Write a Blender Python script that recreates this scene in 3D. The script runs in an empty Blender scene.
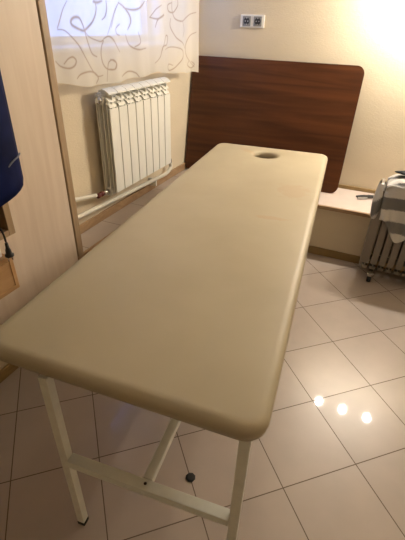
import bpy, bmesh, math, random
import numpy as np
from mathutils import Vector, Matrix
SC = bpy.context.scene
C = SC.collection
PI = math.pi
random.seed(4)

# ------------------------------------------------ camera, world, exposure
# room frame: +X runs along the back wall, +Y towards it, Z up
cam_d = bpy.data.cameras.new('camera')
cam = bpy.data.objects.new('camera', cam_d); C.objects.link(cam)
Rv = Vector((0.91371436, 0.40536473, 0.02838129))
Uv = Vector((-0.23809328, 0.47745868, 0.84578059))
Fv = Vector((-0.32929873, 0.77955926, -0.53277547))
cam.matrix_world = Matrix(((Rv.x, Uv.x, -Fv.x, 0), (Rv.y, Uv.y, -Fv.y, 0), (Rv.z, Uv.z, -Fv.z, 1.363), (0, 0, 0, 1)))
cam_d.sensor_fit = 'VERTICAL'; cam_d.sensor_height = 36; cam_d.lens = 391.06 / 540 * 36
cam_d.clip_start = 0.02
SC.camera = cam
vs = SC.view_settings
vs.view_transform = 'Standard'; vs.look = 'None'; vs.gamma = 1; vs.use_curve_mapping = False
vs.exposure = 0.14
BULB = 610.0          # emission of the three wall-lamp bulbs
FILL = 30.0           # strength of the fill light added under the ceiling
w = bpy.data.worlds.new('world'); SC.world = w; w.use_nodes = True
bg = w.node_tree.nodes['Background']
bg.inputs[0].default_value = (0.27, 0.45, 1.0, 1); bg.inputs[1].default_value = 2.9

# ------------------------------------------------ materials
def nt(name):
    m = bpy.data.materials.new(name); m.use_nodes = True
    return m, m.node_tree, m.node_tree.nodes['Principled BSDF']
def mat(name, col, rough=0.5, metal=0.0, spec=0.5, noise=None, bump=None, stretch=(1,1,1)):
    m, t, b = nt(name)
    b.inputs['Base Color'].default_value = (*col, 1); b.inputs['Roughness'].default_value = rough
    b.inputs['Metallic'].default_value = metal; b.inputs['Specular IOR Level'].default_value = spec
    if noise or bump:
        tc = t.nodes.new('ShaderNodeTexCoord'); mp = t.nodes.new('ShaderNodeMapping'); mp.inputs['Scale'].default_value = stretch
        t.links.new(tc.outputs['Object'], mp.inputs[0])
    if noise:
        sc, amt = noise
        n = t.nodes.new('ShaderNodeTexNoise'); n.inputs['Scale'].default_value = sc; n.inputs['Detail'].default_value = 4
        t.links.new(mp.outputs[0], n.inputs['Vector'])
        r = t.nodes.new('ShaderNodeValToRGB')
        r.color_ramp.elements[0].position = .3; r.color_ramp.elements[1].position = .7
        r.color_ramp.elements[0].color = (*[c*(1-amt) for c in col], 1); r.color_ramp.elements[1].color = (*[min(1, c*(1+amt)) for c in col], 1)
        t.links.new(n.outputs[0], r.inputs[0]); t.links.new(r.outputs[0], b.inputs['Base Color'])
    if bump:
        sc, s = bump
        n2 = t.nodes.new('ShaderNodeTexNoise'); n2.inputs['Scale'].default_value = sc; n2.inputs['Detail'].default_value = 3
        t.links.new(mp.outputs[0], n2.inputs['Vector'])
        bp = t.nodes.new('ShaderNodeBump'); bp.inputs['Strength'].default_value = s; bp.inputs['Distance'].default_value = .004
        t.links.new(n2.outputs[0], bp.inputs['Height']); t.links.new(bp.outputs[0], b.inputs['Normal'])
    return m

def tile_mat(name, size, ang, ox, oy, col, grout, rough=.34, gw=.0018, coat=.3):
    m, t, b = nt(name)
    N = t.nodes.new; L = t.links.new
    tc = N('ShaderNodeTexCoord'); mp = N('ShaderNodeMapping'); mp.vector_type = 'TEXTURE'
    mp.inputs['Location'].default_value = (ox, oy, 0); mp.inputs['Rotation'].default_value = (0, 0, ang); mp.inputs['Scale'].default_value = (size, size, 1)
    L(tc.outputs['Object'], mp.inputs[0])
    sx = N('ShaderNodeSeparateXYZ'); L(mp.outputs[0], sx.inputs[0])
    def edge(o):
        f = N('ShaderNodeMath'); f.operation = 'PINGPONG'; f.inputs[1].default_value = .5; L(o, f.inputs[0])
        g = N('ShaderNodeMath'); g.operation = 'LESS_THAN'; g.inputs[1].default_value = gw/size; L(f.outputs[0], g.inputs[0]); return g
    a, c = edge(sx.outputs[0]), edge(sx.outputs[1])
    mx = N('ShaderNodeMath'); mx.operation = 'MAXIMUM'; L(a.outputs[0], mx.inputs[0]); L(c.outputs[0], mx.inputs[1])
    fl = N('ShaderNodeVectorMath'); fl.operation = 'FLOOR'; L(mp.outputs[0], fl.inputs[0])
    wn = N('ShaderNodeTexWhiteNoise'); L(fl.outputs[0], wn.inputs[0])
    no = N('ShaderNodeTexNoise'); no.inputs['Scale'].default_value = 9; no.inputs['Detail'].default_value = 5; L(tc.outputs['Object'], no.inputs['Vector'])
    add = N('ShaderNodeMath'); add.operation = 'MULTIPLY_ADD'; add.inputs[1].default_value = .35; L(wn.outputs[0], add.inputs[0]); L(no.outputs[0], add.inputs[2])
    r = N('ShaderNodeValToRGB'); r.color_ramp.elements[0].position = .3; r.color_ramp.elements[1].position = 1
    r.color_ramp.elements[0].color = (*[k*.93 for k in col], 1); r.color_ramp.elements[1].color = (*[min(1, k*1.06) for k in col], 1)
    L(add.outputs[0], r.inputs[0])
    mix = N('ShaderNodeMix'); mix.data_type = 'RGBA'; L(mx.outputs[0], mix.inputs[0]); L(r.outputs[0], mix.inputs[6]); mix.inputs[7].default_value = (*grout, 1)
    L(mix.outputs[2], b.inputs['Base Color'])
    rr = N('ShaderNodeMath'); rr.operation = 'MULTIPLY_ADD'; rr.inputs[1].default_value = .5; rr.inputs[2].default_value = rough; L(mx.outputs[0], rr.inputs[0]); L(rr.outputs[0], b.inputs['Roughness'])
    bp = N('ShaderNodeBump'); bp.inputs['Strength'].default_value = .4; bp.inputs['Distance'].default_value = .001; bp.invert = True
    L(mx.outputs[0], bp.inputs['Height']); L(bp.outputs[0], b.inputs['Normal'])
    b.inputs['Specular IOR Level'].default_value = .5
    b.inputs['Coat Weight'].default_value = coat; b.inputs['Coat Roughness'].default_value = .05
    return m

def wood_mat(name, c1, c2, scale=(1, 14, 14), rough=.4, spec=.5, ns=3.0):
    m, t, b = nt(name)
    N = t.nodes.new; L = t.links.new
    tc = N('ShaderNodeTexCoord'); mp = N('ShaderNodeMapping'); mp.inputs['Scale'].default_value = scale
    L(tc.outputs['Object'], mp.inputs[0])
    n = N('ShaderNodeTexNoise'); n.inputs['Scale'].default_value = ns; n.inputs['Detail'].default_value = 7; n.inputs['Distortion'].default_value = .8
    L(mp.outputs[0], n.inputs['Vector'])
    r = N('ShaderNodeValToRGB'); r.color_ramp.elements[0].position = .36; r.color_ramp.elements[1].position = .66
    r.color_ramp.elements[0].color = (*c1, 1); r.color_ramp.elements[1].color = (*c2, 1)
    L(n.outputs[0], r.inputs[0]); L(r.outputs[0], b.inputs['Base Color'])
    b.inputs['Roughness'].default_value = rough; b.inputs['Specular IOR Level'].default_value = spec
    return m

M = {}
M['wallpaper'] = mat('wallpaper', (.72, .62, .455), .85, spec=.2, noise=(3, .03), bump=(80, .45), stretch=(1, 1, 2.2))
M['plaster'] = mat('ceiling_paint', (.80, .76, .66), .9, spec=.2)
M['floor'] = tile_mat('floor_tile', .30, math.radians(41.757), -0.163, 1.886, (.465, .395, .345), (.14, .105, .075))
M['ledge_tile'] = tile_mat('ledge_tile', .30, 0, .05, 2.585, (.50, .43, .38), (.2, .14, .10), rough=.3)
M['laminate'] = mat('pale_laminate', (.66, .56, .50), .4, noise=(12, .04))
M['trim_wood'] = wood_mat('trim_wood', (.33, .20, .10), (.44, .29, .16), (3, 3, 9), .45)
M['base_wood'] = wood_mat('baseboard_wood', (.25, .165, .06), (.33, .22, .09), (2, 2, 12), .4)
M['beech'] = wood_mat('pale_beech', (.65, .525, .405), (.71, .59, .465), (10, 10, .8), .5, ns=2.5)
M['oak'] = wood_mat('oak_edge', (.33, .23, .13), (.42, .30, .18), (14, 14, 1.2), .5)
M['drawer'] = wood_mat('warm_beech', (.44, .25, .10), (.52, .31, .14), (4, 1.5, 10), .45)
M['mahogany'] = wood_mat('mahogany', (.056, .017, .005), (.108, .035, .010), (.5, 8, 9), .42, .3, ns=2.2)
M['dark_edge'] = mat('dark_board_edge', (.03, .012, .008), .5)
M['vinyl'] = None
M['white_metal'] = mat('white_painted_steel', (.78, .79, .72), .4, noise=(30, .04))
M['rad'] = mat('radiator_enamel', (.84, .83, .76), .35)
M['pipe'] = mat('pipe_paint', (.74, .70, .60), .35)
M['brass'] = mat('brass_valve', (.45, .22, .12), .35, metal=.8)
M['red'] = mat('red_valve', (.14, .025, .018), .4)
M['black'] = mat('black_plastic', (.012, .012, .014), .4)
M['rubber'] = mat('black_rubber', (.015, .015, .015), .7)
M['dark'] = mat('dark_gap', (.05, .03, .02), .9)
M['socket'] = mat('socket_white', (.82, .80, .74), .35)
M['socket_in'] = mat('socket_grey', (.28, .28, .27), .45)
M['socket_hole'] = mat('socket_dark', (.03, .03, .03), .5)
M['ply'] = mat('plywood_base', (.22, .14, .075), .7)
M['heater'] = mat('heater_enamel_shaded', (.22, .19, .155), .35, spec=.6)  # cream enamel darkened: shade of the backlit front put into the colour
M['navy'] = mat('navy_nylon', (.004, .009, .060), .75, spec=.15, noise=(9, .4), bump=(25, .3))
M['grey_trim'] = mat('grey_piping', (.16, .18, .24), .5)
M['steel'] = mat('brushed_steel', (.6, .6, .6), .3, metal=1)
M['chrome'] = mat('chrome', (.7, .68, .65), .2, metal=1)
M['frame_white'] = mat('window_frame_white', (.8, .8, .8), .4)
M['dark_cloth'] = mat('dark_cloth', (.012, .016, .02), .8, bump=(60, .4))

def vinyl():
    m, t, b = nt('beige_vinyl'); N = t.nodes.new; L = t.links.new
    tc = N('ShaderNodeTexCoord')
    n = N('ShaderNodeTexNoise'); n.inputs['Scale'].default_value = 3.2; n.inputs['Detail'].default_value = 5; L(tc.outputs['Object'], n.inputs['Vector'])
    r = N('ShaderNodeValToRGB'); r.color_ramp.elements[0].position = .35; r.color_ramp.elements[1].position = .7
    r.color_ramp.elements[0].color = (.455, .39, .265, 1); r.color_ramp.elements[1].color = (.51, .445, .31, 1)
    L(n.outputs[0], r.inputs[0])
    # pinkish stain blotches near the head end (worn patches with their own shape)
    def blotch(x, y, sx, sy, rz, amt, prev, col):
        mp = N('ShaderNodeMapping'); mp.vector_type = 'TEXTURE'
        mp.inputs['Location'].default_value = (x, y, .72); mp.inputs['Scale'].default_value = (sx, sy, .3); mp.inputs['Rotation'].default_value = (0, 0, rz)
        nn = N('ShaderNodeTexNoise'); nn.inputs['Scale'].default_value = 26; nn.inputs['Detail'].default_value = 3; L(tc.outputs['Object'], nn.inputs['Vector'])
        L(tc.outputs['Object'], mp.inputs[0])
        ln = N('ShaderNodeVectorMath'); ln.operation = 'LENGTH'; L(mp.outputs[0], ln.inputs[0])
        ad = N('ShaderNodeMath'); ad.operation = 'MULTIPLY_ADD'; ad.inputs[1].default_value = 1.6; L(nn.outputs[0], ad.inputs[0]); L(ln.outputs['Value'], ad.inputs[2])
        mr = N('ShaderNodeMapRange'); mr.inputs[1].default_value = 1.75; mr.inputs[2].default_value = 1.45; mr.inputs[3].default_value = 0; mr.inputs[4].default_value = amt
        L(ad.outputs[0], mr.inputs[0])
        mx = N('ShaderNodeMix'); mx.data_type = 'RGBA'; L(mr.outputs[0], mx.inputs[0]); L(prev, mx.inputs[6]); mx.inputs[7].default_value = (*col, 1)
        return mx.outputs[2]
    o = blotch(.225, .29, .085, .10, .3, .5, r.outputs[0], (.46, .34, .22))
    o = blotch(.18, -.04, .08, .02, .1, .5, o, (.50, .35, .22))
    o = blotch(-.12, .88, .03, .09, .9, .35, o, (.48, .32, .18))
    L(o, b.inputs['Base Color'])
    b.inputs['Roughness'].default_value = .5; b.inputs['Specular IOR Level'].default_value = .35
    n2 = N('ShaderNodeTexNoise'); n2.inputs['Scale'].default_value = 320; L(tc.outputs['Object'], n2.inputs['Vector'])
    n3 = N('ShaderNodeTexNoise'); n3.inputs['Scale'].default_value = 5; L(tc.outputs['Object'], n3.inputs['Vector'])
    b1 = N('ShaderNodeBump'); b1.inputs['Strength'].default_value = .12; b1.inputs['Distance'].default_value = .001; L(n2.outputs[0], b1.inputs['Height'])
    b2 = N('ShaderNodeBump'); b2.inputs['Strength'].default_value = .25; b2.inputs['Distance'].default_value = .01; L(n3.outputs[0], b2.inputs['Height']); L(b1.outputs[0], b2.inputs['Normal'])
    L(b2.outputs[0], b.inputs['Normal'])
    return m
M['vinyl'] = vinyl()

def emis(name, col, s):
    m = bpy.data.materials.new(name); m.use_nodes = True; t = m.node_tree; t.nodes.clear()
    e = t.nodes.new('ShaderNodeEmission'); e.inputs[0].default_value = (*col, 1); e.inputs[1].default_value = s
    o = t.nodes.new('ShaderNodeOutputMaterial'); t.links.new(e.outputs[0], o.inputs[0]); return m
M['bulb'] = emis('lit_bulb', (1, .90, .77), BULB)

# ------------------------------------------------ mesh helpers
def box(bm, x0, x1, y0, y1, z0, z1, bev=0, mi=0, mtx=None, seg=2):
    vs_ = [bm.verts.new((x, y, z)) for x in (x0, x1) for y in (y0, y1) for z in (z0, z1)]
    fs = [(0, 1, 3, 2), (4, 6, 7, 5), (0, 4, 5, 1), (2, 3, 7, 6), (0, 2, 6, 4), (1, 5, 7, 3)]
    F = [bm.faces.new([vs_[i] for i in f]) for f in fs]
    for f in F: f.material_index = mi
    if mtx is not None: bmesh.ops.transform(bm, matrix=mtx, verts=vs_)
    if bev:
        es = list({e for f in F for e in f.edges})
        r = bmesh.ops.bevel(bm, geom=es, offset=bev, segments=seg, affect='EDGES', profile=.5)
        for f in r['faces']: f.material_index = mi
def tube(bm, pts, r, n=12, mi=0, closed_caps=True):
    pts = [Vector(p) for p in pts]; rings = []
    rr = r if isinstance(r, (list, tuple)) else [r]*len(pts)
    up = Vector((0, 0, 1)); prev = None
    for i, p in enumerate(pts):
        d = (pts[min(i+1, len(pts)-1)] - pts[max(i-1, 0)]).normalized()
        if prev is None:
            a = up if abs(d.z) < .9 else Vector((1, 0, 0)); s = d.cross(a).normalized()
        else:
            s = (prev - d*prev.dot(d)).normalized()
        prev = s; q = d.cross(s)
        rings.append([bm.verts.new(p + rr[i]*(math.cos(2*PI*k/n)*s + math.sin(2*PI*k/n)*q)) for k in range(n)])
    for a, b in zip(rings, rings[1:]):
        for k in range(n):
            f = bm.faces.new((a[k], a[(k+1) % n], b[(k+1) % n], b[k])); f.smooth = True; f.material_index = mi
    if closed_caps:
        for rg in (rings[0][::-1], rings[-1]):
            f = bm.faces.new(rg); f.material_index = mi
def smooth_path(pts, n=6):
    P = [Vector(p) for p in pts]; out = []
    for i in range(len(P)-1):
        p0, p1, p2, p3 = P[max(i-1, 0)], P[i], P[i+1], P[min(i+2, len(P)-1)]
        for k in range(n):
            t = k/n
            out.append(.5*((2*p1)+(-p0+p2)*t+(2*p0-5*p1+4*p2-p3)*t*t+(-p0+3*p1-3*p2+p3)*t**3))
    out.append(P[-1]); return out
def lathe(bm, prof, c=(0, 0, 0), axis='Z', n=24, mi=0):
    rings = []
    for r, h in prof:
        ring = []
        for k in range(n):
            a = 2*PI*k/n; x, y = r*math.cos(a), r*math.sin(a)
            v = {'Z': (x, y, h), 'X': (h, x, y), 'Y': (x, h, y)}[axis]
            ring.append(bm.verts.new(Vector(c)+Vector(v)))
        rings.append(ring)
    for a, b in zip(rings, rings[1:]):
        for k in range(n):
            f = bm.faces.new((a[k], a[(k+1) % n], b[(k+1) % n], b[k])); f.smooth = True; f.material_index = mi
    bm.faces.new(rings[0][::-1]).material_index = mi; bm.faces.new(rings[-1]).material_index = mi
def prism(bm, poly, h0, h1, plane='XZ', mi=0, smooth=False):
    def P(a, b, h): return {'XZ': (a, h, b), 'YZ': (h, a, b), 'XY': (a, b, h)}[plane]
    lo = [bm.verts.new(P(a, b, h0)) for a, b in poly]; hi = [bm.verts.new(P(a, b, h1)) for a, b in poly]
    n = len(poly)
    bm.faces.new(lo).material_index = mi; bm.faces.new(hi[::-1]).material_index = mi
    for k in range(n):
        f = bm.faces.new((lo[k], hi[k], hi[(k+1) % n], lo[(k+1) % n])); f.material_index = mi; f.smooth = smooth
def roundrect(w_, h_, r, n=8, cx=0, cy=0):
    out = []
    for (sx, sy, a0) in ((1, 1, 0), (-1, 1, 90), (-1, -1, 180), (1, -1, 270)):
        for k in range(n+1):
            a = math.radians(a0+90*k/n)
            out.append((cx+sx*(w_/2-r)+r*math.cos(a), cy+sy*(h_/2-r)+r*math.sin(a)))
    return out
def B(): return bmesh.new()
def obj(name, bm, mats, parent=None, label=None, cat=None, group=None, kind=None, loc=None):
    bmesh.ops.recalc_face_normals(bm, faces=bm.faces[:])
    me = bpy.data.meshes.new(name); bm.to_mesh(me); bm.free()
    for m in (mats if isinstance(mats, (list, tuple)) else [mats]): me.materials.append(m)
    o = bpy.data.objects.new(name, me); C.objects.link(o)
    if parent: o.parent = parent
    if loc: o.location = loc
    tag(o, label, cat, group, kind); return o
def tag(o, label=None, cat=None, group=None, kind=None):
    for k, v in (('label', label), ('category', cat), ('group', group), ('kind', kind)):
        if v: o[k] = v
def thing(name, label, cat, loc=(0, 0, 0), rz=0, group=None):
    o = bpy.data.objects.new(name, None); C.objects.link(o); o.empty_display_size = .05
    o.location = loc; o.rotation_euler = (0, 0, rz); tag(o, label, cat, group); return o
def struct(name, bm, mats, parent=None): return obj(name, bm, mats, parent, kind=None if parent else 'structure')

# ------------------------------------------------ room shell
XL, XR, YB, YF, ZC = -1.37, 2.6, 2.945, -2.4, 2.55
LZ = .37                                   # height of the tiled ledge
WY0, WY1, WZ0, WZ1 = 1.42, 2.82, 1.235, 2.15   # window opening in the left wall
b = B(); box(b, XL-.3, XR+.12, YF-.12, YB+.12, -.12, 0); struct('floor', b, M['floor'])
b = B(); box(b, XL-.3, XR+.12, YF-.12, YB+.12, ZC, ZC+.12); struct('ceiling', b, M['plaster'])
b = B(); box(b, XL-.3, XR+.12, YB, YB+.12, 0, ZC); struct('wall_back', b, M['wallpaper'])
b = B(); box(b, XR, XR+.12, YF, YB, 0, ZC); struct('wall_right', b, M['wallpaper'])
b = B(); box(b, XL-.3, XR+.12, YF-.12, YF, 0, ZC); struct('wall_front', b, M['wallpaper'])
b = B()
box(b, XL-.3, XL, YF, WY0, 0, ZC); box(b, XL-.3, XL, WY1, YB, 0, ZC)
box(b, XL-.3, XL, WY0, WY1, 0, WZ0); box(b, XL-.3, XL, WY0, WY1, WZ1, ZC)
struct('wall_left', b, M['wallpaper'])
# window behind the curtains
b = B(); xw = XL-.2
fw = .055
box(b, xw-.03, xw+.03, WY0, WY0+fw, WZ0, WZ1, .004); box(b, xw-.03, xw+.03, WY1-fw, WY1, WZ0, WZ1, .004)
box(b, xw-.03, xw+.03, WY0+fw, WY1-fw, WZ0, WZ0+fw, .004); box(b, xw-.03, xw+.03, WY0+fw, WY1-fw, WZ1-fw, WZ1, .004)
box(b, xw-.03, xw+.03, 2.60, 2.65, WZ0+fw, WZ1-fw, .004)
win = struct('window_1', b, M['frame_white'])
gm, gt, gb = nt('window_glass'); gb.inputs['Transmission Weight'].default_value = 1; gb.inputs['Roughness'].default_value = 0; gb.inputs['IOR'].default_value = 1.0; gb.inputs['Base Color'].default_value = (1, 1, 1, 1)
b = B(); box(b, xw-.003, xw+.003, WY0+fw-.005, WY1-fw+.005, WZ0+fw-.005, WZ1-fw+.005); obj('pane', b, gm, win)
b = B(); box(b, XL-.165, XL+.02, WY0+.001, WY1-.001, WZ0, WZ0+.02, .004); obj('window_sill', b, M['frame_white'], win)

# tiled ledge that runs along the back and left walls
FX, FY = -1.27, 2.555                      # vertical faces under the ledge
b = B(); box(b, XL, FX, YF, YB, 0, LZ-.02); box(b, FX, XR, FY, YB, 0, LZ-.02); struct('trim_1', b, M['wallpaper'])
b = B(); box(b, XL, FX+.045, YF, YB, LZ-.02, LZ); struct('trim_2', b, M['ledge_tile'])
b = B(); box(b, FX+.045, XR, FY-.012, YB, LZ-.02, LZ+.002); struct('trim_7', b, M['laminate'])
b = B(); box(b, FX+.045, FX+.063, 1.282, FY-.030, LZ-.024, LZ+.001, .003); struct('trim_3', b, M['trim_wood'])
b = B(); box(b, FX+.045, XR, FY-.030, FY-.012, LZ-.022, LZ+.003, .003); struct('trim_4', b, M['trim_wood'])
b = B(); box(b, FX, FX+.012, YF, FY, 0, .055, .003); struct('baseboard_left', b, M['base_wood'])
b = B(); box(b, FX+.012, XR, FY-.012, FY, 0, .055, .003); struct('baseboard_back', b, M['base_wood'])
b = B(); box(b, XL, XL+.014, 1.33, YB-.014, LZ, LZ+.050, .003); struct('trim_5', b, M['trim_wood'])
b = B(); box(b, XL, XR, YB-.014, YB, LZ, LZ+.026, .003); struct('trim_6', b, M['base_wood'])

# ------------------------------------------------ wardrobe on the left
wd = thing('wardrobe', 'tall pale beech wardrobe with a darker oak edge, left of the radiator', 'wardrobe', (-1.29, .4, LZ))
def off(bm, o): bmesh.ops.translate(bm, verts=bm.verts, vec=-Vector(o)); return bm
wo = (-1.29, .4, LZ)
b = B(); box(b, XL+.001, -1.228, -.5, 1.30, LZ+.002, 2.35); obj('body', off(b, wo), M['beech'], wd)
b = B(); box(b, -1.224, -1.206, .36, 1.278, .28, 2.34, .002); obj('door', off(b, wo), M['beech'], wd)
b = B(); box(b, -1.224, -1.206, -.5, .355, .28, 2.34, .002); obj('door', off(b, wo), M['beech'], wd)
b = B(); box(b, XL+.001, -1.204, 1.286, 1.322, LZ+.002, 2.36, .003); obj('side_panel', off(b, wo), M['oak'], wd, 'oak coloured side board of the wardrobe')
b = B(); box(b, XL+.001, -1.200, -.5, 1.322, 2.36, 2.38, .003); obj('top_panel', off(b, wo), M['oak'], wd)

# wall cabinet hanging at the far left edge
co = (-1.13, .5, .53)
wc = thing('wall_cabinet', 'small warm wooden cabinet with open niche and framed drawer, at the left edge', 'cabinet', co)
x0, x1 = -1.204, -1.06
b = B()
box(b, x0, x0+.012, .15, .81, .534, .90)
box(b, x0, x1-.002, .15, .165, .534, .90, .002)
box(b, x0+.012, x1-.02, .165, .795, .645, .663)          # drawer case top
box(b, x0+.012, x1-.02, .165, .795, .536, .55)
box(b, x0, x1-.02, .795, .809, .534, .664)
obj('body', off(b, co), M['drawer'], wc)
b = B()
box(b, x1-.02, x1, .15, .812, .534, .668, .003)
for a in ((.165, .797, .549, .552), (.165, .797, .650, .653), (.165, .168, .552, .650), (.794, .797, .552, .650)):
    box(b, x1, x1+.0025, *a)
obj('drawer', off(b, co), M['drawer'], wc)
b = B()                                                   # upper open frame
box(b, x0, x1, .824, .85, .736, .90, .002); box(b, x0, x1, .15, .824, .736, .758, .002); box(b, x0, x1, .15, .85, .878, .90, .002)
obj('frame', off(b, co), M['oak'], wc)
b = B(); box(b, x0+.001, x0+.010, .165, .824, .758, .878); obj('back_panel', off(b, co), M['dark'], wc)  # near-black colour puts the shade inside the open niche into the panel

# white extension socket block on the drawer, plug and cable
so = (-1.1, .68, .663)
ps = thing('power_strip', 'white power strip lying on the small cabinet drawer at the left edge', 'power strip', so)
b = B(); box(b, -1.145, -1.085, .47, .795, .6635, .700, .004); obj('body', off(b, so), M['socket'], ps)
for y in (.54, .64, .76):
    b = B(); lathe(b, [(.019, .6999), (.019, .7012)], (-1.115, y, 0), 'Z', 20); obj('outlet', off(b, so), M['socket_in'], ps)
po = (-1.115, .77, .70)
pl = thing('power_plug', 'black round power plug with its cable, hanging at the left edge', 'plug', (-1.04, .80, .66))
P0 = Vector((-1.046, .792, .682))
b = B(); lathe(b, [(.005, .046), (.006, .028), (.009, .020), (.010, .007), (.0145, .003), (.0145, -.004), (.010, -.006)], P0, 'Z', 20)
obj('plug_body', off(b, (-1.04, .80, .66)), M['black'], pl)
b = B()
for dy in (-.008, .008): tube(b, [P0+Vector((0, dy, -.006)), P0+Vector((0, dy, -.022))], .0022, 8)
obj('pin', off(b, (-1.04, .80, .66)), M['chrome'], pl)
b = B(); tube(b, smooth_path([P0+Vector((0, 0, .05)), P0+Vector((0, -.003, .085)), P0+Vector((.0, -.02, .115)), P0+Vector((.0, -.06, .128)), (-1.05, .70, .800), (-1.055, .62, .790), (-1.065, .50, .775), (-1.10, .42, .765)], 6), .0035, 8)
obj('cable', off(b, (-1.04, .80, .66)), M['black'], pl)

# navy jacket on a hook
b = B(); box(b, -1.206, -1.198, .58, .62, 1.66, 1.76, .003); tube(b, smooth_path([(-1.2, .6, 1.70), (-1.12, .6, 1.69), (-1.05, .6, 1.71), (-1.03, .6, 1.75)]), .006, 10)
obj('coat_hook', b, M['steel'], None, 'steel coat hook on the wardrobe door carrying the navy jacket', 'hook')
def cloth_solid(name, F, nu, nv, thick, mats, parent=None, smooth=True, mf=None, **k):
    b = B(); g = []
    P = [[Vector(F(i/nu, j/nv)) for j in range(nv+1)] for i in range(nu+1)]
    for i in range(nu+1):
        g.append([b.verts.new(P[i][j]) for j in range(nv+1)])
    for i in range(nu):
        for j in range(nv):
            f = b.faces.new((g[i][j], g[i+1][j], g[i+1][j+1], g[i][j+1])); f.smooth = smooth
            if mf: f.material_index = mf((i+.5)/nu, (j+.5)/nv)
    o = obj(name, b, mats, parent, **k)
    if thick:
        md = o.modifiers.new('thickness', 'SOLIDIFY'); md.thickness = thick; md.offset = 0
    return o
jo = (-1.02, .6, 1.2)
jk = thing('jacket', 'dark navy blue jacket with a grey streak, hanging at the left edge', 'jacket', jo)
b = B(); prof = []
NY, NZ = 26, 30
rings = []
for j in range(NZ+1):
    t = j/NZ
    z_top = 1.72; ring = []
    for k in range(2*NY):
        side = 1 if k < NY else -1
        s = (k/(NY-1)) if k < NY else ((2*NY-1-k)/(NY-1))
        half = min(1, (.35+.65*min(1, t*3)))
        yl, yr = .60-.28*half, .60+.285*half
        y = yl+(yr-yl)*s
        zb = .868+.055*max(0, (s-.72)/.28) - .0*s
        if s > .97: zb += .006
        z = z_top+(zb-z_top)*t
        fold = .006*math.sin(13*s+2*t)+.003*math.sin(27*s-3*t)
        th_ = .026*(1-(2*s-1)**12)+.004
        x = -1.012+side*th_*(.8+.2*t)+fold*(.4+.6*t)
        ring.append(b.verts.new((x, y, z)))
    rings.append(ring)
n = 2*NY
for a, c in zip(rings, rings[1:]):
    for k in range(n):
        f = b.faces.new((a[k], a[(k+1) % n], c[(k+1) % n], c[k])); f.smooth = True
b.faces.new(rings[0]); b.faces.new(rings[-1][::-1])
obj('jacket_body', off(b, jo), M['navy'], jk)
b = B(); tube(b, smooth_path([(-.980, .815, .987), (-.976, .835, 1.001), (-.978, .857, 1.008), (-.990, .876, 1.012)]), .0026, 8); obj('pocket_piping', off(b, jo), M['grey_trim'], jk, 'grey reflective piping')

# ------------------------------------------------ cast radiator on the left wall
ro = (-1.30, 2.02, LZ)
ra = thing('radiator', 'white eight-section wall radiator under the curtain', 'radiator', (-1.30, 2.02, .5))
RB = .515; RT = 1.080
def section():
    b = B(); wv = .0765
    xb, xf = -.040, .045
    # front plate
    box(b, xf-.006, xf, -wv/2+.001, wv/2-.001, RB+.035, RT-.092, .002)
    # upper curved face under the hood, two steps
    # hood: curved plate from the back top to the front
    poly = []
    for k in range(7):
        a = k/6; x = xb+.042+(xf-.040-xb)*a; poly.append((x, RT-.001-.020*a**2))
    lo = [(x, z-.006) for x, z in poly[::-1]]
    prism(b, poly+lo, -wv/2, wv/2, 'XZ', smooth=False)
    # central web with the scooped louvres above the front plate
    prism(b, [(xb, RB+.01), (xf-.012, RB+.03), (xf-.010, RT-.06), (xf-.004, RT-.035), (xb+.02, RT-.012), (xb, RT-.015)], -.0025, .0025, 'XZ')
    for zz, xx, dz in ((RT-.062, xf-.004, .020), (RT-.088, xf-.001, .022)):
        pl_ = [(xx-.03, zz+dz), (xx-.018, zz+dz-.003), (xx-.008, zz+dz-.010), (xx-.001, zz), (xx-.005, zz-.001), (xx-.012, zz+dz-.014), (xx-.02, zz+dz-.008), (xx-.03, zz+dz-.005)]
        prism(b, pl_, -wv/2+.008, wv/2-.008, 'XZ')
    # inner parallel plates seen from the end
    for xx, top in ((.022, .045), (-.002, .030), (-.028, .022)):
        box(b, xx-.003, xx+.003, -wv/2+.006, wv/2-.006, RB+.03, RT-top, .002)
    box(b, xb, xb+.006, -wv/2+.003, wv/2-.003, RB+.03, RT-.03, .002)
    # water channel and hubs
    tube(b, [(-.01, 0, RB+.03), (-.01, 0, RT-.05)], .016, 12)
    for zc in (RB+.03, RT-.055): lathe(b, [(.021, -.0405), (.023, -.036), (.023, .036), (.021, .0405)], (-.012, 0, zc), 'Y', 18)
    return b
sec = None
for i in range(8):
    y = 1.712+.04+i*.081
    if sec is None:
        sec = obj('section', off(section(), (0, 0, .5)), M['rad'], ra); s = sec
    else:
        s = sec.copy(); C.objects.link(s); s.parent = ra
    s.location = (0, y-2.02, 0)
b = B(); lathe(b, [(.020, 0), (.020, -.010), (.012, -.012), (.012, -.02)], (-.012, 1.711-2.02, RT-.055-.5), 'Y', 6); obj('end_plug', b, M['chrome'], ra)
for y in (1.78, 2.26):
    b = B(); box(b, -.07, -.03, y-2.02-.012, y-2.02+.012, RT-.10-.5, RT-.08-.5); obj('bracket', b, M['rad'], ra)
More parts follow.
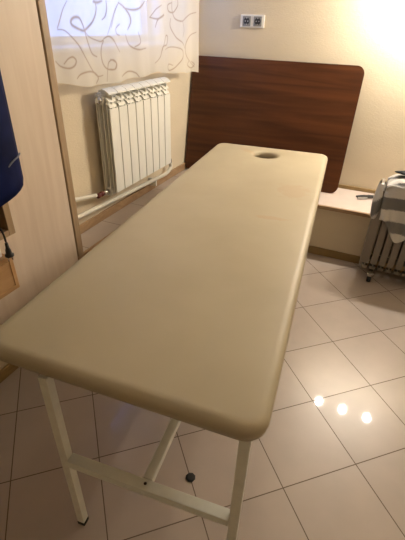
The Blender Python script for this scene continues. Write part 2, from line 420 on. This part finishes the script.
# upper supply pipe with valve at the near lower hub, and long lower pipe that turns up at the far end
b = B(); tube(b, smooth_path([(-1.312, 1.324, .622), (-1.312, 1.48, .590), (-1.312, 1.60, .565)]), .0105, 12)
up = obj('heating_pipe', b, M['pipe'], None, 'short cream pipe from wardrobe to the near end of the radiator', 'pipe')
b = B(); lathe(b, [(.011, 1.61), (.014, 1.613), (.014, 1.625), (.011, 1.63), (.011, 1.64), (.014, 1.642), (.014, 1.655), (.010, 1.657), (.010, 1.665)], (-1.312, 0, .556), 'Y', 14); obj('valve', b, M['red'], up, 'red valve')
b = B(); lathe(b, [(.010, 1.663), (.014, 1.667), (.018, 1.68), (.018, 1.699)], (-1.312, 0, .553), 'Y', 8); obj('nut', b, M['chrome'], up, 'chrome nut')
b = B(); tube(b, smooth_path([(-1.318, 1.325, .505), (-1.318, 1.6, .490), (-1.318, 2.0, .470), (-1.318, 2.30, .455), (-1.318, 2.41, .455), (-1.318, 2.465, .480), (-1.318, 2.46, .515)]), .0125, 12)
lp = obj('heating_pipe', b, M['pipe'], None, 'long cream pipe running under the radiator and turning up at its far end', 'pipe')
b = B(); tube(b, smooth_path([(-1.318, 2.46, .515), (-1.316, 2.455, .54), (-1.312, 2.43, .549), (-1.312, 2.368, .549)]), .010, 12); obj('elbow', b, M['black'], lp, 'dark elbow joint')
b = B()
for y in (2.24,): box(b, XL, -1.31, y-.008, y+.008, .41, .462, .002)
obj('pipe_clip', b, M['rad'], lp)

# ------------------------------------------------ curtains with scroll pattern
def scroll_mat():
    m, t, b = nt('sheer_curtain'); N = t.nodes.new; L = t.links.new
    at = N('ShaderNodeAttribute'); at.attribute_name = 'scroll'
    mx = N('ShaderNodeMix'); mx.data_type = 'RGBA'; L(at.outputs['Fac'], mx.inputs[0]); mx.inputs[6].default_value = (.86, .80, .69, 1); mx.inputs[7].default_value = (.40, .31, .23, 1)
    L(mx.outputs[2], b.inputs['Base Color']); b.inputs['Roughness'].default_value = .6; b.inputs['Sheen Weight'].default_value = .2
    tr = N('ShaderNodeBsdfTranslucent'); mt = N('ShaderNodeMix'); mt.data_type = 'RGBA'; mt.blend_type = 'MULTIPLY'; mt.inputs[0].default_value = 1
    L(mx.outputs[2], mt.inputs[6]); mt.inputs[7].default_value = (.9, .95, 1, 1); L(mt.outputs[2], tr.inputs[0])
    ms = N('ShaderNodeMixShader'); ms.inputs[0].default_value = .22; L(b.outputs[0], ms.inputs[1]); L(tr.outputs[0], ms.inputs[2])
    tp = N('ShaderNodeBsdfTransparent'); m2 = N('ShaderNodeMixShader'); k = N('ShaderNodeMath'); k.operation = 'MULTIPLY_ADD'; k.inputs[1].default_value = -.20; k.inputs[2].default_value = .26
    L(at.outputs['Fac'], k.inputs[0]); L(k.outputs[0], m2.inputs[0]); L(ms.outputs[0], m2.inputs[1]); L(tp.outputs[0], m2.inputs[2])
    L(m2.outputs[0], t.nodes['Material Output'].inputs[0]); return m
M['curtain'] = scroll_mat()
def spiral(cx, cy, r0, turns, a0, sgn, tail, n=60):
    pts = []
    for k in range(n):
        t = k/(n-1); r = r0*(.25+.75*t); a = a0+sgn*2*PI*turns*t
        pts.append((cx+r*math.cos(a), cy+r*math.sin(a)))
    # tail leaving along the tangent, bending back slightly
    x, y = pts[-1]; dx, dy = pts[-1][0]-pts[-2][0], pts[-1][1]-pts[-2][1]; L_ = math.hypot(dx, dy); a = math.atan2(dy, dx)
    st = tail/40
    for k in range(40):
        a += sgn*(-.045+.0012*k) ; x += st*math.cos(a); y += st*math.sin(a); pts.append((x, y))
    return pts
def curtain(name, label, y0, y1, zbot, xf, seed, curves, nfold):
    ny = int((y1-y0)/.003); z1_ = 2.2; zf = 1.56
    zs = list(np.arange(0, 1.0001, .0062)); nz = len(zs)
    ys = np.linspace(y0, y1, ny)
    Y = np.zeros((ny, nz)); Z = np.zeros((ny, nz)); X = np.zeros((ny, nz))
    # dense rows in the visible lower part, coarser above
    for j, t in enumerate(zs):
        for_i = t
        for i, y in enumerate(ys):
            s = (y-y0)/(y1-y0)
            zb = zbot(s); z = zb+(z1_-zb)*(t*.45 if t < .9 else .405+(t-.9)*5.95)
            Z[i, j] = z; Y[i, j] = y
            k = .45+.55*max(0, 1-(z-1.1)/.6)
            X[i, j] = xf(s, z)+k*(.006*math.sin(nfold*s*2*PI+seed+z*2)+.0022*math.sin(nfold*2.3*s*2*PI+seed*2+z*5))
    pat = np.zeros((ny, nz))
    for pts, wd_ in curves:
        n = len(pts)
        for q, (py, pz) in enumerate(pts):
            wv = wd_*(.55+.55*math.sin(PI*(q+.5)/n)**.8)
            i0, i1 = np.searchsorted(ys, [py-.012, py+.012])
            if i1 <= i0: continue
            d = np.hypot(Y[i0:i1]-py, Z[i0:i1]-pz)
            pat[i0:i1] = np.maximum(pat[i0:i1], np.clip(1.25-d/wv*.75, 0, 1)*(d < wv*1.7))
    b = B(); g = [[b.verts.new((X[i, j], Y[i, j], Z[i, j])) for j in range(nz)] for i in range(ny)]
    for i in range(ny-1):
        for j in range(nz-1):
            b.faces.new((g[i][j], g[i+1][j], g[i+1][j+1], g[i][j+1])).smooth = True
    me = bpy.data.meshes.new(name); b.to_mesh(me); b.free(); me.materials.append(M['curtain'])
    a = me.attributes.new('scroll', 'FLOAT', 'POINT'); a.data.foreach_set('value', pat.reshape(-1).astype(np.float32))
    o = bpy.data.objects.new(name, me); C.objects.link(o); tag(o, label, 'curtain', 'sheer scroll-patterned curtains'); return o
def catm(P, n=30): return [(p.x, p.y) for p in smooth_path([(a, c, 0) for a, c in P], n)]
LEFTC = [
 (catm([(1.648, 1.435), (1.659, 1.411), (1.646, 1.379), (1.613, 1.347), (1.563, 1.325), (1.524, 1.329), (1.485, 1.343), (1.481, 1.358), (1.501, 1.370), (1.533, 1.368), (1.555, 1.344), (1.567, 1.316), (1.582, 1.278), (1.604, 1.238), (1.633, 1.224)]), 0.0050),
 (catm([(1.641, 1.428), (1.670, 1.427), (1.700, 1.434)]), 0.0050),
 (catm([(1.725, 1.438), (1.725, 1.407), (1.711, 1.378), (1.690, 1.365)]), 0.0035),
 (catm([(1.472, 1.423), (1.440, 1.391), (1.410, 1.345), (1.402, 1.331)]), 0.0026),
 (catm([(1.401, 1.328), (1.435, 1.325), (1.471, 1.304), (1.507, 1.273), (1.542, 1.227), (1.581, 1.185), (1.625, 1.147), (1.664, 1.147)]), 0.0032),
 (catm([(1.370, 1.220), (1.395, 1.200), (1.435, 1.191), (1.469, 1.199), (1.482, 1.217), (1.465, 1.231), (1.437, 1.226), (1.412, 1.208)]), 0.0036),
 (catm([(1.474, 1.149), (1.500, 1.164), (1.548, 1.170), (1.602, 1.163), (1.630, 1.139), (1.612, 1.116)]), 0.0036),
 (catm([(1.568, 1.322), (1.598, 1.300), (1.662, 1.283), (1.688, 1.286), (1.671, 1.262), (1.663, 1.228), (1.672, 1.193), (1.702, 1.170), (1.750, 1.167), (1.767, 1.188), (1.742, 1.207), (1.713, 1.198), (1.702, 1.170), (1.690, 1.119)]), 0.0034),
 (catm([(1.690, 1.292), (1.724, 1.302), (1.755, 1.288), (1.786, 1.259), (1.811, 1.237)]), 0.0036),
 (catm([(1.718, 1.309), (1.754, 1.362), (1.794, 1.403), (1.834, 1.437)]), 0.0024),
 (catm([(1.828, 1.350), (1.790, 1.332), (1.794, 1.312), (1.821, 1.305)]), 0.0036),
 (catm([(1.829, 1.434), (1.878, 1.417), (1.916, 1.389), (1.923, 1.359), (1.897, 1.328)]), 0.0050),
 (catm([(1.867, 1.417), (1.941, 1.410), (2.010, 1.422), (2.059, 1.450)]), 0.0045),
 (catm([(1.829, 1.430), (1.783, 1.386), (1.746, 1.337)]), 0.0025),
 (catm([(1.873, 1.308), (1.900, 1.266), (1.966, 1.242), (2.052, 1.245)]), 0.0036),
 (catm([(1.725, 1.210), (1.762, 1.192), (1.748, 1.167), (1.718, 1.169)]), 0.0036),
 (catm([(1.816, 1.129), (1.874, 1.147), (1.942, 1.136), (1.975, 1.104)]), 0.0036),
 (catm([(1.975, 1.318), (1.994, 1.274), (1.944, 1.254)]), 0.0036),
]
RIGHTC = [
 (catm([(2.102, 1.383), (2.179, 1.378), (2.249, 1.398), (2.179, 1.374), (2.150, 1.340)]), 0.0045),
 (catm([(2.413, 1.473), (2.412, 1.444), (2.366, 1.413), (2.315, 1.417), (2.308, 1.445), (2.352, 1.458)]), 0.0036),
 (catm([(2.352, 1.470), (2.351, 1.424), (2.386, 1.383), (2.476, 1.373), (2.577, 1.406), (2.666, 1.422)]), 0.0036),
 (catm([(2.476, 1.373), (2.503, 1.329), (2.476, 1.291)]), 0.0030),
 (catm([(2.335, 1.383), (2.333, 1.341), (2.394, 1.292), (2.476, 1.258), (2.528, 1.224)]), 0.0036),
 (catm([(2.138, 1.170), (2.195, 1.198), (2.227, 1.246), (2.285, 1.256), (2.302, 1.293), (2.273, 1.299), (2.242, 1.263), (2.195, 1.198)]), 0.0036),
 (catm([(2.255, 1.232), (2.346, 1.242), (2.459, 1.226), (2.476, 1.185), (2.408, 1.141), (2.326, 1.120), (2.296, 1.135), (2.312, 1.154), (2.359, 1.145)]), 0.0036),
 (catm([(2.583, 1.159), (2.565, 1.132), (2.622, 1.114), (2.659, 1.133), (2.620, 1.153)]), 0.0036),
 (catm([(2.671, 1.316), (2.580, 1.290), (2.527, 1.237), (2.553, 1.181), (2.660, 1.119)]), 0.0036),
 (catm([(2.224, 1.442), (2.156, 1.417), (2.102, 1.383)]), 0.0028),
]
LEFTC += [([(y+.02, z+.375) for y, z in c], w_) for c, w_ in LEFTC if min(z for y, z in c) > 1.09]
RIGHTC += [([(y-.01, z+.375) for y, z in c], w_) for c, w_ in RIGHTC]
curtain('curtain', 'left white curtain with scroll pattern, hem just above the radiator', 1.326, 2.079, lambda s: 1.108+.036*max(0,1-s/.35)+.010*max(0,(s-.6)/.4)+.003*math.sin(s*19), lambda s, z: -1.235, 1.0, LEFTC, 3)
curtain('curtain', 'right white curtain with scroll pattern, its edge against the dark leaning board', 2.081, 2.712, lambda s: (1.118-.034*s+.012*math.exp(-((s-.15)/.08)**2)+.003*math.sin(s*23)), lambda s, z: -1.232+.0*s, 2.3, RIGHTC, 2.5)
b = B(); tube(b, [(-1.235, 1.30, 2.2), (-1.235, 2.80, 2.2)], .010, 12)
for y in (1.36, 2.76): box(b, XL, -1.235, y-.006, y+.006, 2.194, 2.206)
obj('curtain_rod', b, M['steel'], None, 'thin steel curtain rod above the window', 'curtain rod')

# ------------------------------------------------ dark board leaning on the back wall
bw, bh, bt = 1.185, .805, .018
b = B(); prism(b, roundrect(bw, bh, .05, 8, 0, bh/2), -bt/2, bt/2, 'XZ')
for f in b.faces:
    if len(f.verts) == 4: f.material_index = 1
lb = obj('leaning_board', b, [M['mahogany'], M['dark_edge']], None, 'large reddish-brown wooden board with rounded corners, leaning on the back wall', 'board')
ty = (YB-.013)-2.775
lb.location = (-.765, 2.785, LZ+.004); lb.rotation_euler = (-math.atan2(.135, .79), 0, 0)

# double wall socket
so2 = (-.943, YB, 1.386)
ds = thing('wall_socket', 'white double power socket with grey inserts on the back wall', 'socket', so2)
b = B(); box(b, -.083, .083, -.010, 0, -.037, .037, .004); obj('cover_plate', b, M['socket'], ds)
for sx in (-.038, .038):
    b = B(); box(b, sx-.028, sx+.028, -.013, -.009, -.028, .028, .002)
    q = obj('socket_insert', b, M['socket_in'], ds)
    b = B(); lathe(b, [(.019, -.0145), (.021, -.0128)], (sx, 0, 0), 'Y', 24); 
    obj('socket_well', b, M['socket_hole'], q)
    b = B(); 
    for d in (-.009, .009): lathe(b, [(.0035, -.0152), (.0035, -.0144)], (sx+d, 0, 0), 'Y', 10)
    box(b, sx-.004, sx+.004, -.0152, -.0144, .015, .020); box(b, sx-.004, sx+.004, -.0152, -.0144, -.020, -.015)
    obj('contact', b, M['steel'], q)

# ------------------------------------------------ massage table
TC = Vector((-.494, 1.433, 0))
mt = thing('massage_table', 'beige padded massage table with a face hole on a white steel frame', 'massage table', TC, math.radians(5.4))
W2, L2 = .345, 1.015
ZT, ZB_ = .722, .682
hx, hy, ha, hb = -.008, .845, .070, .062        # face hole (local)
def outline(w2, l2, r, n):
    pts = []
    per = roundrect(2*w2, 2*l2, r, n); return per
# cushion: angular grid from the hole to the outline so both loops share vertices
NA = 160
def ray_rr(cx, cy, a, w2, l2, r):
    dx, dy = math.cos(a), math.sin(a); lo, hi = 0, 4
    def inside(x, y):
        qx, qy = abs(x)-(w2-r), abs(y)-(l2-r)
        return (math.hypot(max(qx, 0), max(qy, 0))+min(max(qx, qy), 0)-r) < 0
    for _ in range(40):
        m_ = (lo+hi)/2
        if inside(cx+dx*m_, cy+dy*m_): lo = m_
        else: hi = m_
    return cx+dx*lo, cy+dy*lo
b = B(); rings = []
angs = []
# denser rays towards the corners
base = [2*PI*k/NA for k in range(NA)]
for sx in (-1, 1):
    for sy in (-1, 1):
        for t in np.linspace(0, PI/2, 9):
            cxx = sx*(W2-.055)+.055*sx*math.cos(t); cyy = sy*(L2-.055)+.055*sy*math.sin(t)
            base.append(math.atan2(cyy-hy, cxx-hx) % (2*PI))
base = sorted(base); angs = [base[0]]
for a in base[1:]:
    if a-angs[-1] > .002: angs.append(a)
NA = len(angs)
def hole_pt(a, g): return hx+(ha+g)*math.cos(a), hy+(hb+g)*math.sin(a)
def edge_pt(a, ins):
    x, y = ray_rr(hx, hy, a, W2-ins, L2-ins, max(.055-ins, .012))
    return x, y+max(0, -y/L2)**2*(.006+.017*(W2-x)/(2*W2))
R_ = []
R_.append([(*hole_pt(a, .006), ZB_) for a in angs])
R_.append([(*hole_pt(a, .000), ZT-.022) for a in angs])
R_.append([(*hole_pt(a, .003), ZT-.010) for a in angs])
R_.append([(*hole_pt(a, .011), ZT-.0035) for a in angs])
R_.append([(*hole_pt(a, .024), ZT-.001) for a in angs])
for t in (.12, .3, .5, .7, .88):
    R_.append([(lambda p, q: (p[0]*(1-t)+q[0]*t, p[1]*(1-t)+q[1]*t, ZT+.0015*math.sin(PI*t)))(hole_pt(a, .024), edge_pt(a, .03)) for a in angs])
for ins, z in ((.028, ZT), (.016, ZT-.0015), (.007, ZT-.006), (.0015, ZT-.014), (0, ZT-.024), (.003, ZT-.039), (.010, ZB_)):
    R_.append([(*edge_pt(a, ins), z) for a in angs])
rv = [[b.verts.new(p) for p in r] for r in R_]
for a_, c_ in zip(rv, rv[1:]):
    for k in range(NA):
        b.faces.new((a_[k], a_[(k+1) % NA], c_[(k+1) % NA], c_[k])).smooth = True
for k in range(NA):
    b.faces.new((rv[-1][k], rv[-1][(k+1) % NA], rv[0][(k+1) % NA], rv[0][k]))
obj('cushion', b, M['vinyl'], mt)
# ply base under the cushion, with the hole
b = B(); ro_, ri_ = [], []
for z in (ZB_-.012, ZB_-.0005):
    ro_.append([b.verts.new((*edge_pt(a, .020), z)) for a in angs]); ri_.append([b.verts.new((*hole_pt(a, .008), z)) for a in angs])
for k in range(NA):
    k2 = (k+1) % NA
    b.faces.new((ro_[0][k], ro_[0][k2], ro_[1][k2], ro_[1][k])); b.faces.new((ri_[0][k], ri_[0][k2], ri_[1][k2], ri_[1][k]))
    b.faces.new((ro_[0][k], ro_[0][k2], ri_[0][k2], ri_[0][k])); b.faces.new((ro_[1][k], ro_[1][k2], ri_[1][k2], ri_[1][k]))
obj('base_board', b, M['ply'], mt, 'brown board under the cushion')
zt = ZB_-.0125
lx0, lx1, ly0, ly1 = -.17, .305, -.982, .95
hs = .0120
b = B()
box(b, lx0-hs, lx1+hs, ly0+.20, ly0+.225, zt-.025, zt, .002); box(b, lx0-hs, lx1+hs, ly1-hs, ly1+hs, zt-.025, zt, .002)
box(b, lx0-hs, lx0+hs, ly0+hs+.001, ly1-hs, zt-.025, zt, .002); box(b, lx1-hs, lx1+hs, ly0+hs+.001, ly1-hs, zt-.025, zt, .002)
obj('top_frame', b, M['white_metal'], mt)
for x in (lx0, lx1):
    for y in (ly0, ly1):
        b = B(); box(b, x-hs, x+hs, y-hs, y+hs, .016, (zt-.0005) if y == ly0 else zt-.0255, .002); lg = obj('leg', b, M['white_metal'], mt)
        b = B(); box(b, x-hs-.001, x+hs+.001, y-hs-.001, y+hs+.001, 0, .017, .003); obj('foot_cap', b, M['rubber'], lg)
for y in (ly0, ly1):
    b = B(); box(b, lx0+hs, lx1-hs, y-.015, y+.015, .328, .355, .002)
    box(b, .066-.003, .066+.003, y-.016, y-.0145, .338, .345)
    obj('cross_bar', b, M['white_metal'], mt)
b = B(); box(b, .066-.013, .066+.013, ly0+.016, ly1-.016, .328, .355, .002); obj('long_bar', b, M['white_metal'], mt)
b = B(); lathe(b, [(.004, .355), (.004, .3568), (.002, .3575)], (.066, ly0+.002, 0), 'Z', 8); obj('screw', b, M['dark'], mt)

# black cap lying on the floor
b = B(); lathe(b, [(.012, 0), (.0165, .0015), (.018, .003), (.016, .005), (.008, .006)], (0, 0, 0), 'Z', 8)
obj('rubber_cap', b, M['rubber'], None, 'small black rubber cap lying on the floor under the table', 'cap', loc=(-.320, .712, .0003))

# ------------------------------------------------ oil heater with towel
ho = (.40, 2.43, 0)
ht = thing('oil_heater', 'cream finned oil heater on castors beside the back ledge', 'heater', ho)
hx0, hd, hz0, hz1 = -.315, .072, .085, .625
def fin():
    b = B(); poly = roundrect(2*hd, hz1-hz0, .035, 6, 0, (hz0+hz1)/2)
    prism(b, poly, -.0025, .0025, 'YZ')
    # bulging oil channel in each half of the fin, wrapped outer flange
    for yy in (-.045, .045): tube(b, [(0, yy, hz0+.03), (0, yy, hz1-.03)], [.010, .010], 10)
    box(b, -.0185, .0185, -hd-.003, -hd+.001, hz0+.035, hz1-.035, .0015); box(b, -.0185, .0185, hd-.001, hd+.003, hz0+.035, hz1-.035, .0015)
    for zz in (hz0+.045, hz1-.045): lathe(b, [(.018, -.0235), (.018, .0235)], (0, 0, zz), 'X', 14)
    box(b, -.017, .017, -hd+.012, -hd+.045, hz0-.010, hz0+.012, .003)
    return b
f0 = None
for i in range(11):
    if f0 is None: f0 = obj('fin', fin(), M['heater'], ht); f = f0
    else: f = f0.copy(); C.objects.link(f); f.parent = ht
    f.location = (hx0+.028+i*.048, 0, 0)
b = B(); prism(b, roundrect(2*hd+.006, hz1-hz0+.006, .04, 6, 0, (hz0+hz1)/2), hx0-.004, hx0+.012, 'YZ', smooth=False); obj('end_plate', b, M['heater'], ht)
b = B(); prism(b, roundrect(2*hd+.02, hz1-hz0+.02, .03, 6, 0, (hz0+hz1)/2), hx0+.545, hx0+.62, 'YZ'); obj('control_box', b, M['black'], ht)
for px in (hx0+.075, hx0+.52):
    b = B(); box(b, px-.013, px+.013, -.115, .108, .050, .062, .002); box(b, px-.013, px+.013, -.02, .02, .062, hz0+.01)
    br = obj('castor_bracket', b, M['chrome'], ht)
    for sy in (-1, 1):
        yy = -.086 if sy < 0 else .092
        b = B(); lathe(b, [(.008, -.013), (.026, -.011), (.028, -.005), (.028, .005), (.026, .011), (.008, .013)], (px, yy, .028), 'X', 20); obj('castor', b, M['rubber'], br, 'black castor wheel')
        b = B(); lathe(b, [(.016, -.010), (.023, 0), (.018, .012)], (px, yy, .052), 'Z', 14); obj('castor_hood', b, M['chrome'], br)

def towel_mat():
    m, t, b = nt('striped_towel'); N = t.nodes.new; L = t.links.new
    at = N('ShaderNodeAttribute'); at.attribute_name = 'stripe'
    mx = N('ShaderNodeMix'); mx.data_type = 'RGBA'; L(at.outputs['Fac'], mx.inputs[0]); mx.inputs[6].default_value = (.66, .64, .60, 1); mx.inputs[7].default_value = (.20, .195, .19, 1)
    tc = N('ShaderNodeTexCoord'); n = N('ShaderNodeTexNoise'); n.inputs['Scale'].default_value = 120; L(tc.outputs['Object'], n.inputs['Vector'])
    bp = N('ShaderNodeBump'); bp.inputs['Strength'].default_value = .5; bp.inputs['Distance'].default_value = .003; L(n.outputs[0], bp.inputs['Height']); L(bp.outputs[0], b.inputs['Normal'])
    L(mx.outputs[2], b.inputs['Base Color']); b.inputs['Roughness'].default_value = .9; b.inputs['Specular IOR Level'].default_value = .1
    return m
M['towel'] = towel_mat()
def towel():
    # s: along X (left edge -> right), t: over the top; arc length from the front hem, over the heater, to the back hem
    b = B(); nu, nv = 90, 240
    zt_ = hz1+.035; yf, yb = 2.43-hd-.020, 2.43+hd+.016
    g = []; vals = []
    for i in range(nu+1):
        s = i/nu; row = []
        x = .112+.54*s
        # front hem rises and falls
        hem = .385 - .10*math.exp(-((s-.22)/.10)**2)+.05*math.exp(-((s-.02)/.06)**2) + .02*math.sin(9*s)
        front_len = (zt_-.03)-hem
        top_len = yb-yf+.02; back_len = .16
        tot = front_len+top_len+back_len
        for j in range(nv+1):
            a = tot*j/nv
            if a < front_len: y, z, dd = yf, hem+a, 1
            elif a < front_len+top_len:
                q = (a-front_len)/top_len; y = yf+(yb-yf)*(q*1.0); z = zt_-.03+.034*math.sin(PI*min(max(q, 0), 1))**.55
            else: y, z = yb, zt_-.03-(a-front_len-top_len)
            h = max(0, (front_len-a)/front_len) if a < front_len else 0
            y2 = y-(.010*math.sin(22*s+1.3*h)+.007*math.sin(43*s+.5))*h*(1 if a < front_len else 0)-.012*h
            crump = .006*math.sin(30*s+4*math.sin(8*q) if a >= front_len and a < front_len+top_len else 0)
            z2 = z+(crump if front_len <= a < front_len+top_len else 0)
            # left border drops over the heater end and curls inwards
            e = max(0, 1-s/.12)
            z2 -= .030*e**2*(1 if a >= front_len*.8 else .2)
            y2 += .018*e**2*(1 if a < front_len else 0)
            row.append(b.verts.new((x-.010*h*math.sin(5*h+.3)*1, y2, z2)))
            dist = front_len+.0-a            # distance below the top edge, so bands hang level
            band = ((dist+.075)/.069) % 2 
            vals.append(1.0 if band < 1 and a < front_len+.02 else (.0 if a < front_len+.06 else float(((a-front_len)/.07) % 2 > 1)))
        g.append(row)
    for i in range(nu):
        for j in range(nv):
            b.faces.new((g[i][j], g[i+1][j], g[i+1][j+1], g[i][j+1])).smooth = True
    me = bpy.data.meshes.new('towel'); b.to_mesh(me); b.free(); me.materials.append(M['towel'])
    a = me.attributes.new('stripe', 'FLOAT', 'POINT'); a.data.foreach_set('value', vals)
    o = bpy.data.objects.new('towel', me); C.objects.link(o)
    md = o.modifiers.new('thickness', 'SOLIDIFY'); md.thickness = .005; md.offset = 0
    tag(o, 'grey and white striped towel draped over the oil heater', 'towel'); return o
tw = towel()
# rolled corner of the towel hanging over the heater's left end
b = B(); nu, nv = 22, 30; g = []; vals = []
for i in range(nu+1):
    a = 2*PI*i/nu; row = []
    for j in range(nv+1):
        t = j/nv; z = .625-.225*t
        rx = .024+.014*math.sin(PI*min(1, t*1.02))*(1+.2*math.sin(3*a)); ry = .040+.022*math.sin(PI*t)
        if t > .85: k = math.sqrt(max(0, 1-((t-.85)/.15)**2)); rx *= max(k, .05); ry *= max(k, .05)
        row.append(b.verts.new((rx*math.cos(a)*.75, ry*math.sin(a)-.01*t, z-.4)))
        vals.append(1.0 if .38 < t+.12*math.cos(a) < .80 else 0.0)
    g.append(row)
for i in range(nu):
    for j in range(nv): b.faces.new((g[i][j], g[i+1][j], g[i+1][j+1], g[i][j+1])).smooth = True
me = bpy.data.meshes.new('towel_corner'); b.to_mesh(me); b.free(); me.materials.append(M['towel'])
at = me.attributes.new('stripe', 'FLOAT', 'POINT'); at.data.foreach_set('value', vals)
tcn = bpy.data.objects.new('towel_corner', me); C.objects.link(tcn); tcn.parent = tw; tcn.location = (.088, 2.40, .4)

def blob(name, mats, F, nu, nv, **k):
    b = B(); g = []
    for i in range(nu):
        g.append([b.verts.new(F(2*PI*i/nu, -PI/2+PI*(j+.5)/nv)) for j in range(nv)])
    for i in range(nu):
        for j in range(nv-1):
            b.faces.new((g[i][j], g[(i+1) % nu][j], g[(i+1) % nu][j+1], g[i][j+1])).smooth = True
    b.faces.new([g[i][0] for i in range(nu)]); b.faces.new([g[i][-1] for i in range(nu)][::-1])
    return obj(name, b, mats, **k)
blob('dark_cloth', M['dark_cloth'], lambda a, e: (.265+.13*math.cos(e)*math.cos(a)*(1+.08*math.sin(3*a)), 2.425+.042*math.cos(e)*math.sin(a)*(1+.1*math.sin(5*a)), .688+.014*math.sin(e)+.003*math.sin(4*a)), 40, 12,
     label='folded black cloth lying on top of the striped towel', cat='cloth')

# black and silver tongs on the ledge
to = (.03, 2.81, LZ+.003)
tg = thing('hair_tongs', 'black and silver tongs lying on the back ledge beside the heater', 'tongs', to, math.radians(28))
b = B(); tube(b, smooth_path([(-.075, .010, .010), (-.02, .014, .013), (.04, .008, .012), (.075, 0, .012)]), [.006]*9+[.008]*9+[.009], 10); obj('arm', b, M['black'], tg)
b = B(); tube(b, smooth_path([(-.075, -.012, .010), (-.02, -.014, .012), (.04, -.007, .012), (.075, 0, .012)]), [.007]*19, 10); obj('arm', b, M['black'], tg)
b = B(); box(b, -.078, -.01, -.026, -.019, .003, .016, .002); obj('plate', b, M['steel'], tg, 'silver plate')
b = B(); lathe(b, [(.011, 0), (.012, .006), (.012, .020), (.010, .024)], (.078, 0, 0), 'Z', 16); obj('hinge', b, M['black'], tg)

# ------------------------------------------------ wall lamp and added fill light
lo_ = (.30, YB, 1.72)
wl = thing('wall_lamp', 'three-bulb wall lamp high on the back wall, above the heater', 'lamp', lo_)
b = B(); box(b, -.30, .30, -.022, 0, .005, .055, .006); obj('back_plate', b, M['chrome'], wl)
for dx in (-.215, 0, .215):
    b = B(); tube(b, smooth_path([(dx, -.02, .03), (dx, -.09, .03), (dx, -.19, -.01)]), .007, 10); ar = obj('arm', b, M['chrome'], wl)
    b = B(); lathe(b, [(.022, -.050), (.022, -.018), (.012, -.008)], (dx, -.195, 0), 'Z', 18); obj('bulb_holder', b, M['chrome'], ar)
    b = B(); lathe(b, [(.004, -.036), (.018, -.031), (.028, -.018), (.032, 0), (.028, .016), (.018, .029)], (dx, -.195, -.08), 'Z', 20); obj('bulb', b, M['bulb'], ar)
fill_ = thing('added_fill_light', 'added unseen round fill light on the ceiling above the near end of the massage table', 'lamp', (-.45, .9, ZC))  # invented ceiling lamp out of view, added to balance the light
b = B(); lathe(b, [(.17, -.001), (.17, -.03), (.15, -.035)], (0, 0, 0), 'Z', 32); obj('fill_base', b, M['socket'], fill_)
b = B(); lathe(b, [(.15, -.035), (.145, -.06), (.10, -.085), (.02, -.092)], (0, 0, 0), 'Z', 32); obj('fill_shade', b, emis('fill_glass', (1, .90, .78), FILL/6), fill_)
